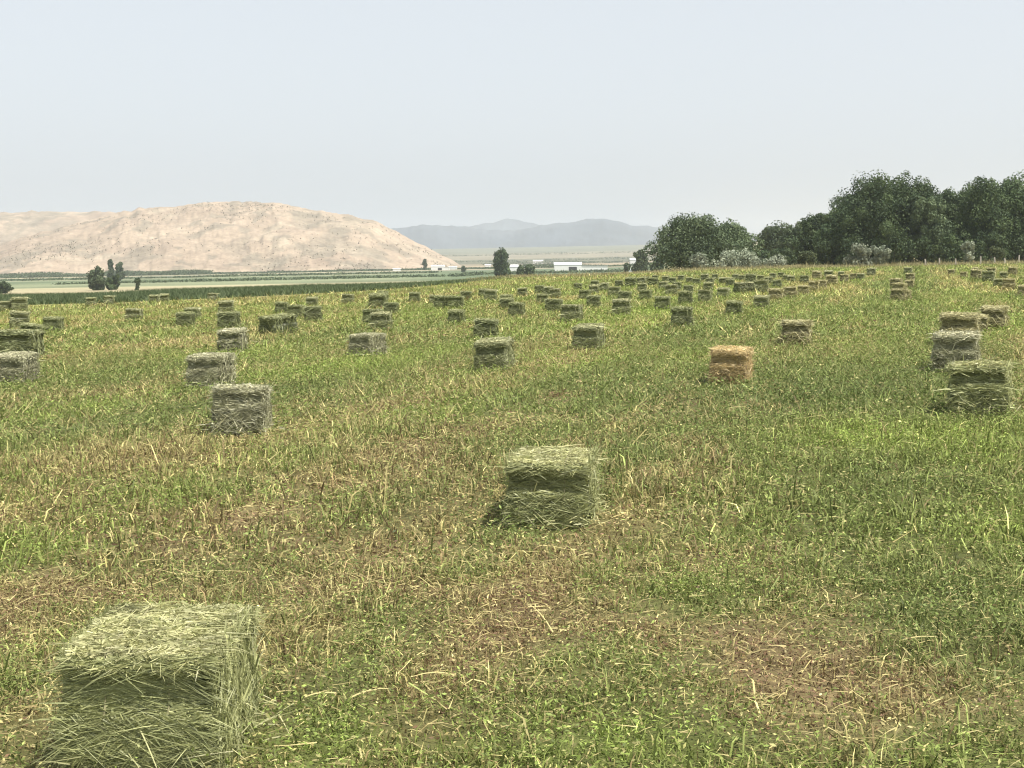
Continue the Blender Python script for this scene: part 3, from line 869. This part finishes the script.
COTTON = ([.036, .060, .029], [.098, .138, .058]); COTTON2 = ([.056, .082, .045], [.118, .155, .078])
SAGE = ([.17, .20, .14], [.32, .35, .26]); OLIVE = ([.06, .08, .04], [.14, .17, .08])
def tree(name, label, cat, px, ybase, ytop, wpx, Y, pal, seed, lumps=90, per=75, shape='round', basef=.12, group=None, leaf=None, ground=True):
    x = (px - CX) / F * Y
    z = float(terrain_z(x, Y, micro=False))
    _, _, zt = at_dist(px, ytop, Y)
    H = max(zt - z, .8) * (.955 if Y < 400 else 1.0); W = wpx * Y / F * ((1.35 if wpx > 9 else 1.15) if Y > 400 else 1.0)
    t = thing(name, label, cat, (x, Y, z), 0, group)
    leaf = leaf or max(.22, Y * .00112)
    acc, masses = crown(H, W, H * basef, lumps, per, leaf, pal[0], pal[1], seed, shape, (.06, .14) if Y < 400 else (.09, .20))
    link('crown', acc.mesh('crown', M_LEAF), t)
    link('trunk', trunk_mesh(H, H * basef, masses, max(.06, H * .022), seed), t)
    return t
GT = 'tall trees in the grove at the far right edge of the field'
grove = [  # px, top, width, distance, label
    (693, 218, 74, 236, 'broad spreading tree standing at the left end of the grove', COTTON2),
    (728, 223, 52, 240, 'rounded tree joined to the broad spreading tree, sage bush at its foot', COTTON2),
    (774, 227, 42, 330, 'hazy grey green tree right of the gap in the grove', COTTON2),
    (795, 223, 36, 300, 'hazy upright tree between the grey green tree and the dark grove', COTTON2),
    (814, 214, 34, 262, 'dark tree forming the first step of the grove', COTTON),
    (835, 209, 44, 255, 'dark tree forming the second step of the grove', COTTON),
    (868, 173, 66, 250, 'tallest dark tree of the grove, crown peaking above all others', COTTON),
    (906, 177, 64, 254, 'tall dark tree right beside the tallest one', COTTON),
    (930, 194, 40, 246, 'lower dull green tree filling the dip in the grove skyline', COTTON2),
    (950, 188, 44, 258, 'dark tree just right of the dip in the grove skyline', COTTON),
    (982, 181, 56, 250, 'dark tree with level top near the right picture edge', COTTON),
    (1016, 177, 56, 252, 'dark tree cut by the right picture edge', COTTON),
    (1058, 172, 60, 250, 'dark tree just beyond the right picture edge', COTTON)]
for i, (px, yt, w, Y, lb, pal) in enumerate(grove):
    yb = 268
    tree('cottonwood_tree', lb, 'tree', px, yb, yt, w * 1.12, Y, pal, 500 + i, lumps=190 if w > 50 else 140, per=170, basef=.03, shape='column' if i in (2, 3, 5, 7, 9, 11) else 'round', group=GT)
GB = 'trees filling the shade behind the front trees of the grove'
for i, (px, yt, w, Y) in enumerate([(850, 192, 56, 275), (888, 181, 66, 278), (925, 192, 60, 280), (965, 186, 66, 282), (1000, 183, 66, 280), (1045, 180, 66, 280), (826, 214, 44, 280), (800, 228, 40, 300), (708, 240, 50, 262)]):
    tree('cottonwood_tree', 'dark tree in the shaded second line of the grove', 'tree', px, 268, yt, w, Y, COTTON, 560 + i, lumps=150, per=110, basef=.02, group=GB)
GU = 'dark undergrowth bushes at the foot of the grove'
for i, (px, yt, w, Y) in enumerate([(822, 243, 40, 250), (850, 236, 44, 248), (893, 232, 50, 246), (925, 238, 44, 243), (955, 236, 46, 245), (990, 234, 46, 244), (1022, 236, 44, 244), (785, 250, 36, 290), (760, 252, 30, 300), (870, 240, 40, 252)]):
    tree('understory_bush', 'dark leafy bush in the undergrowth below the tall grove', 'bush', px, 268, yt, w, Y, COTTON, 580 + i, lumps=45, per=70, basef=.0, group=GU)
bushes = [
    (736, 258, 40, 226, 'broad pale silvery bush in front of the rounded tree', SAGE, 40), (697, 259, 20, 224, 'small pale silvery bush at the foot of the broad spreading tree', SAGE, 22),
    (775, 264, 30, 222, 'low pale silvery bush right of the broad one', SAGE, 18), (805, 258, 24, 228, 'light olive bush before the first dark step of the grove', OLIVE, 22),
    (860, 249, 22, 216, 'pale rounded bush, left one of the pair before the tallest tree', SAGE, 26), (877, 250, 20, 218, 'pale rounded bush, right one of the pair before the tallest tree', SAGE, 26),
    (966, 246, 15, 214, 'slim pale sapling in front of the dark grove', SAGE, 18), (998, 251, 18, 222, 'grey thin sapling in shade near the right picture edge', OLIVE, 12)]
for i, (px, yt, w, Y, lb, pal, lu) in enumerate(bushes):
    tree('silvery_bush' if pal is SAGE else 'olive_bush', lb, 'bush', px, 268, yt - 4, w * 1.25, Y, pal, 620 + i, lumps=lu * 2, per=70, basef=.02, leaf=.26)
farm_trees = [
    (97, 269.5, 13, 500, 'dark round tree, broadest of the small group before the pale hill', COTTON2, 'round', 40), (111, 279, 7, 500, 'thin low tree beside the dark round one', COTTON, 'round', 12), (117, 276, 8, 505, 'small leaning tree with gaps beside the dark round one', COTTON, 'round', 12),
    (112, 261.5, 6, 900, 'left one of two hazy poplars before the pale hill', COTTON2, 'column', 16), (121, 262.5, 8, 900, 'right one of two hazy poplars before the pale hill', COTTON2, 'column', 18),
    (138, 279, 5, 480, 'tiny upright bush right of the lone dark tree', COTTON, 'column', 8), (4, 284, 12, 470, 'dark bush cut by the left picture edge', COTTON, 'round', 20),
    (501, 253, 15, 620, 'dark pointed tree standing left of the white barns', COTTON, 'cone', 45), (520, 268, 9, 600, 'low dark bush right of the pointed tree', COTTON, 'round', 12), (530, 267, 10, 600, 'second low dark bush, nearer the white barns', COTTON, 'round', 12),
    (640, 252, 11, 520, 'hazy rounded tree left of the broad spreading one', COTTON2, 'round', 36), (658, 258, 10, 460, 'hazy lower tree touching the broad spreading one', COTTON2, 'round', 30), (627, 264, 7, 560, 'small hazy bush at the left end of the grove', COTTON2, 'round', 14),
    (425, 260, 3, 1450, 'small dark tree beside the white farm under the hill', COTTON, 'round', 8), (463, 267.5, 4.5, 1100, 'tiny grey bush alone on the valley meadow', COTTON2, 'round', 8)]
for i, (px, yt, w, Y, lb, pal, sh, lu) in enumerate(farm_trees):
    tree('far_tree' if yt < 277 else 'far_bush', lb, 'tree' if yt < 267 else 'bush', px, 290, yt, w, Y, pal, 700 + i, lumps=int(lu * 2.2) + 12, per=60, shape=sh, basef=.03, leaf=Y * .0013)

# brush line along the foot of the hills and in the valley
def brush():
    acc = Acc()
    for (t0, t1, Y, h, n, col) in [(-.42, -.22, 1500, 3.2, 900, COTTON2), (-.24, -.02, 1540, 2.0, 600, COTTON2), (-.02, .1, 1450, 3.0, 500, COTTON2), (-.36, -.30, 1480, 4.5, 300, COTTON2), (-.27, -.2, 1490, 4.5, 350, COTTON2), (-.02, .08, 2500, 6, 300, COTTON2), (-.1, .16, 3050, 5, 420, COTTON2), (-.08, .16, 3900, 5, 420, COTTON2), (-.30, -.02, 760, 1.0, 220, COTTON2), (-.38, -.05, 1080, 1.6, 380, COTTON2), (-.04, .1, 840, 1.6, 160, COTTON2)]:
        tx = rng.uniform(t0, t1, n); y = Y + rng.uniform(-25, 25, n); x = tx * y
        hh = h * fbm(x / 40, y / 60, seed=151) * 1.5
        for q in range(14):
            P = np.stack([x + rng.normal(0, 2.0, n), y + rng.normal(0, 2, n), terrain_z(x, y, micro=False) + rng.random(n) * hh], 1)
            c = mix(np.array(col[0]), np.array(col[1]), rng.random(n))
            acc.add(*leaflets(P, rng.uniform(1.2, 2.6, n), c, 1.0))
    link('distant_brush', acc.mesh('distant_brush', M_LEAF), kind='stuff')
brush()

# ---------------------------------------------------------------- hills
def hills(name, knots, d0, d1, d2, seed, material, c_fn, nx=420, nt=90, rough=.05, base_drop=12, relief=0.6):
    """knots: (azimuth px, crest px). front foot at depth d0, crest at d1, back foot at d2"""
    kp = np.array(knots, float)
    px = np.linspace(kp[0, 0], kp[-1, 0], nx); t = np.linspace(0, 1, nt)
    crest = np.interp(px, kp[:, 0], kp[:, 1])
    crest = crest + (3.2 if d1 > 5000 else 1.8) * (fbm(px / 9, px * 0 + 2, seed=seed + 7, oct=3) - .5)
    ker = np.hanning(7); ker /= ker.sum(); crest = np.convolve(np.pad(crest, 3, 'edge'), ker, 'valid')
    PX, T = np.meshgrid(px, t, indexing='ij')
    Y = np.where(T < .7, d0 + (d1 - d0) * T / .7, d1 + (d2 - d1) * (T - .7) / .3)
    wob = 1 + .10 * (fbm(PX / 60, T * 0 + 3.3, seed=seed, oct=2) - .5)
    Y = Y * wob
    X = (PX - CX) / F * Y
    base = terrain_z(X, Y, micro=False) - base_drop
    zc = (CAMZ + (256 - crest) / F * d1 * wob[:, 0])[:, None]
    prof = np.where(T < .7, smooth(0, 1, T / .7) * .45 + .55 * (T / .7), 1 - smooth(.7, 1.0, T))
    amp = np.maximum(zc - base, 1)
    gul = fbm(X / 55 * (2150 / d1), (Y + .6 * X) / 130 * (2150 / d1), seed=seed + 1, oct=4) - .5
    rid = np.abs(fbm((X + .4 * Y) / 210 * (2150 / d1), Y / 260 * (2150 / d1), seed=seed + 2, oct=3) - .5) * 2
    m = np.sin(np.pi * np.clip(T / .7, 0, 1)) ** .8 * (T < .7)
    Z = base + amp * prof + amp * m * relief * (.30 * gul + .22 * (rid - .25)) + amp * rough * (fbm(PX / 7, T * 12, seed=seed + 4, oct=3) - .5) * np.clip(T * 4, 0, 1)
    i, j = np.meshgrid(np.arange(nx - 1), np.arange(nt - 1), indexing='ij')
    Fq = np.stack([i * nt + j, (i + 1) * nt + j, (i + 1) * nt + j + 1, i * nt + j + 1], -1).reshape(-1, 4)
    V = np.stack([X.ravel(), Y.ravel(), Z.ravel()], 1)
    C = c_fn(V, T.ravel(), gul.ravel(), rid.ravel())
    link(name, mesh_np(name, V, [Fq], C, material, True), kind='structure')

def c_hill(V, T, gul, rid):
    n = fbm(V[:, 0] / 70, V[:, 1] / 120, seed=161, oct=4)
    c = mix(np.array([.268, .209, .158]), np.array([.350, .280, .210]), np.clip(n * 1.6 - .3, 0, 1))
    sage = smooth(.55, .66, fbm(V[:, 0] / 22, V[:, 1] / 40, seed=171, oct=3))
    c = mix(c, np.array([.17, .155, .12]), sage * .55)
    c = mix(c, np.array([.20, .175, .135]), smooth(-.04, -.22, gul) * .55)  # hollows darkened: draw vegetation, plus painted shade since frontal light flattens relief
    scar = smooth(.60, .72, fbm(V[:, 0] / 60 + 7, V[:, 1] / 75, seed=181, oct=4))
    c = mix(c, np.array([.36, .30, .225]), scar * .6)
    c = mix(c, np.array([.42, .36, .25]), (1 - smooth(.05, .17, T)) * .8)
    return c
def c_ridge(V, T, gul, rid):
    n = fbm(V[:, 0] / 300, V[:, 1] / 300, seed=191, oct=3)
    return mix(np.array([.045, .062, .085]), np.array([.09, .105, .12]), n)  # blue of the distant haze painted into the ridge's dark base colour
def scrub():
    o = bpy.data.objects['front_hill'].data
    co = np.empty(len(o.vertices) * 3, np.float32); o.vertices.foreach_get('co', co); co = co.reshape(-1, 3)
    k = rng.integers(0, len(co) // 130, 26000) * 130 + rng.integers(4, 84, 26000); P = co[k].astype(float) + rng.normal(0, 1, (26000, 3)) * np.array([3, 6, .2])
    keep = (rng.random(len(P)) < np.clip((fbm(P[:, 0] / 70, P[:, 1] / 110, seed=201, oct=3) - .42) * 1.6, .02, .4))
    P = P[keep]; n = len(P)
    acc = Acc()
    for q in range(3):
        acc.add(*leaflets(P + rng.normal(0, .8, (n, 3)) + np.array([0, 0, .8]), rng.uniform(.7, 2.1, n), tint_var(n, [.165, .148, .11], [.27, .23, .165]), 1.0, .4))
    link('hill_scrub', acc.mesh('hill_scrub', M_LEAF), kind='stuff')

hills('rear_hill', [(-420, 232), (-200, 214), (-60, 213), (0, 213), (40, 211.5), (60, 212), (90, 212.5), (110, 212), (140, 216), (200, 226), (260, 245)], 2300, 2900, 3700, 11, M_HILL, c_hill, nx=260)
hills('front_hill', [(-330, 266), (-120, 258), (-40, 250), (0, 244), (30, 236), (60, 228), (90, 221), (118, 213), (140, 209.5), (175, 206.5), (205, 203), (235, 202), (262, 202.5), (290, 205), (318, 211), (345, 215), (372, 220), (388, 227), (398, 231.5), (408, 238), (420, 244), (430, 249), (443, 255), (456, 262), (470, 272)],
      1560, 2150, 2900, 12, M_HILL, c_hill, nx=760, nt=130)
scrub()
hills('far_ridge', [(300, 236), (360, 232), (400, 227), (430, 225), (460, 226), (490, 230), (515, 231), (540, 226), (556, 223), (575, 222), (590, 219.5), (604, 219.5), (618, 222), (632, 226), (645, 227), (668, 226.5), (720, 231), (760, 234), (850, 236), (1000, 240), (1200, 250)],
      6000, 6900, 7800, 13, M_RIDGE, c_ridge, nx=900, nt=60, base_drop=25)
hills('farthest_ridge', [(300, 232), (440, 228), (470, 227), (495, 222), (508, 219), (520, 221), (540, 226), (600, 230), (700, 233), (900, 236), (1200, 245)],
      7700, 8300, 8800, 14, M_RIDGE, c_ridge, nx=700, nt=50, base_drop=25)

# ---------------------------------------------------------------- farm buildings, far off
def gable(name, sx, sy, h, rise, material):
    """prism roof with a little overhang, eaves at height h"""
    ox, oy = sx / 2 + .3, sy / 2 + .3
    V = np.array([(-ox, -oy, h), (ox, -oy, h), (ox, oy, h), (-ox, oy, h), (-ox, 0, h + rise), (ox, 0, h + rise)])
    F4 = np.array([[0, 1, 5, 4], [2, 3, 4, 5], [0, 3, 2, 1]]); F3 = np.array([[0, 4, 3], [1, 2, 5]])
    return mesh_np(name, V, [F4, F3], None, material)
def farm(px, yb, Y, wpx, hpx, label, doors=0, annex=None, name='white_barn', cat='barn', rz=0.0, depth=10):
    x = (px - CX) / F * Y; z = float(terrain_z(x, Y, micro=False))
    _, _, zb = at_dist(px, yb, Y)
    w = wpx * Y / F; h = hpx * Y / F
    t = thing(name, label, cat, (x, Y, z), rz)
    link('wall', boxes('wall', [(0, 0, h * .36, w, depth, h * .72 + .6)], M_WHITE), t)
    link('roof', gable('roof', w, depth, h * .72 + .3, h * .28, M_ROOF), t)
    for k in range(doors):
        dx = w * (.18 if doors == 1 else -.3 + .6 * k / max(doors - 1, 1))
        link('door', boxes('door', [(dx, -depth / 2 - .04, h * .25, w * .30 / doors, .08, h * .5)], M_DARK), t)
    if annex:
        aw, ah = annex[0] * Y / F, annex[1] * Y / F
        link('annex', boxes('annex', [(w / 2 + aw / 2 + .01, 0, ah * .5, aw, depth * .8, ah)], M_WHITE), t)
        link('annex_roof', boxes('annex_roof', [(w / 2 + aw / 2 + .2, 0, ah + .12, aw + .4, depth * .8 + .6, .2)], M_ROOF), t)
    return t
farm(567.5, 271, 1000, 27, 8, 'long white barn with dark doorway and low annex on the valley floor', 1, (26, 4.5))
farm(513.5, 272, 980, 9, 7, 'small rounded white shed right of the dark pointed tree', 0, None, 'white_shed', 'shed')
farm(531, 270, 990, 3.5, 4, 'tiny white shed between the low dark bushes', 1, None, 'white_shed', 'shed')
farm(438, 264, 1400, 13, 5, 'white farm building under the right end of the pale hill', 1, (5, 3), 'white_farmhouse', 'farmhouse')
farm(538, 263, 2600, 10, 3.6, 'small white building on the tan plain beyond the barns', 0, None, 'white_shed', 'shed')
farm(634, 257, 1500, 9, 7, 'white building showing beside the hazy rounded tree', 1, None, 'white_farmhouse', 'farmhouse')
farm(453, 263.8, 1500, 8, 2.6, 'low white shed on the tan plain right of the hill', 0, None, 'white_shed', 'shed')
farm(397, 265, 1420, 7, 2.4, 'tiny pale shed at the foot of the hill left of the farm', 0, None, 'white_shed', 'shed')
farm(488, 260.5, 1900, 6, 2.6, 'tiny white shed above the dark pointed tree', 0, None, 'white_shed', 'shed')
farm(632, 271, 700, 11, 4, 'low grey white shed among the hazy trees', 0, None, 'white_shed', 'shed')

# fence posts at the foot of the grove
for i, (px, yt) in enumerate([(938, 258), (954, 258.5), (979, 256), (993, 257), (1003, 258), (1017, 255), (924, 259), (1031, 257)]):
    Y = 209; x = (px - CX) / F * Y; z = float(terrain_z(x, Y, micro=False))
    h = at_dist(px, yt, Y)[2] - z
    V, Fq = tube([(0, 0, -.1), (.01, 0, h * .5), (rng.normal(0, .04), 0, h)], [.11, .10, .09], 8)
    top = np.array([[16, 17, 18, 19, 20, 21, 22, 23]])
    link('fence_post', mesh_np('fence_post', V, [Fq, top], None, M_POST), None, (x, Y, z),
         label='weathered wooden fence post in the weeds before the dark grove', category='fence post', group='fence posts along the far right field edge')

# ---------------------------------------------------------------- air, light, sky, camera
SUN_EL, SUN_AZ = 61.0, 130.0
def haze():
    m, nt, out = mat('haze')
    v = N(nt, 'ShaderNodeVolumePrincipled', Density=HAZE_D, Anisotropy=0.2)
    v.inputs['Color'].default_value = (0.87, 0.93, 1.0, 1)
    nt.links.new(v.outputs[0], out.inputs['Volume'])
    lo = 0; hi = 0
    for o in COL.objects:
        if o.type == 'MESH' and o.get('kind') == 'structure':
            co = np.empty(len(o.data.vertices) * 3, np.float32); o.data.vertices.foreach_get('co', co); zz = co[2::3]
            lo = min(lo, zz.min()); hi = max(hi, zz.max())
    me = boxes('haze', [(0, 0, (lo - 1 + hi + 3) / 2, 18400, 18400, hi - lo + 4)], m)
    link('haze', me, kind='stuff')
HAZE_D = 1.1e-4
haze()

w = bpy.data.worlds.new('World'); scene.world = w; w.use_nodes = True
nt = w.node_tree; nt.nodes.clear()
out = nt.nodes.new('ShaderNodeOutputWorld'); bg = nt.nodes.new('ShaderNodeBackground'); sky = nt.nodes.new('ShaderNodeTexSky')
sky.sky_type = 'NISHITA'; sky.sun_disc = False
sky.sun_elevation = R(SUN_EL); sky.sun_rotation = R(SUN_AZ)
sky.altitude = 1200; sky.air_density = 1.0; sky.dust_density = 8.0; sky.ozone_density = 1.0
hs = nt.nodes.new('ShaderNodeHueSaturation'); hs.inputs['Saturation'].default_value = 0.30
nt.links.new(sky.outputs[0], hs.inputs['Color'])
mx = nt.nodes.new('ShaderNodeMixRGB'); mx.inputs[0].default_value = 0.6; mx.inputs[2].default_value = (3.15, 3.45, 3.75, 1)   # smoke haze evens the sky out
nt.links.new(hs.outputs[0], mx.inputs[1]); nt.links.new(mx.outputs[0], bg.inputs['Color'])
bg.inputs['Strength'].default_value = 0.115
nt.links.new(bg.outputs[0], out.inputs['Surface'])

sd = bpy.data.lights.new('sun', 'SUN'); sd.energy = 3.6; sd.angle = R(0.6); sd.color = (1.0, 0.94, 0.84)
so = bpy.data.objects.new('sun', sd); COL.objects.link(so)
s = Vector((math.cos(R(SUN_EL)) * math.sin(R(SUN_AZ)), math.cos(R(SUN_EL)) * math.cos(R(SUN_AZ)), math.sin(R(SUN_EL))))
so.rotation_euler = s.to_track_quat('Z', 'Y').to_euler(); so.location = (20, 10, 40)

cam = bpy.data.cameras.new('camera'); cam.sensor_width = 36; cam.lens = F / 1024 * 36; cam.clip_start = .1; cam.clip_end = 30000
co = bpy.data.objects.new('camera', cam); COL.objects.link(co); scene.camera = co
co.location = (0, 0, CAMZ); co.rotation_euler = (R(90) - PITCH, 0, 0)

scene.view_settings.view_transform = 'Standard'; scene.view_settings.look = 'None'
scene.view_settings.gamma = 1; scene.view_settings.exposure = 0.94; scene.view_settings.use_curve_mapping = False
cy = scene.cycles
cy.max_bounces = 5; cy.diffuse_bounces = 3; cy.glossy_bounces = 2; cy.transmission_bounces = 3; cy.volume_bounces = 1; cy.transparent_max_bounces = 8
cy.filter_width = 1.15; cy.use_denoising = True; cy.denoiser = 'OPENIMAGEDENOISE'; cy.denoising_input_passes = 'RGB_ALBEDO_NORMAL'
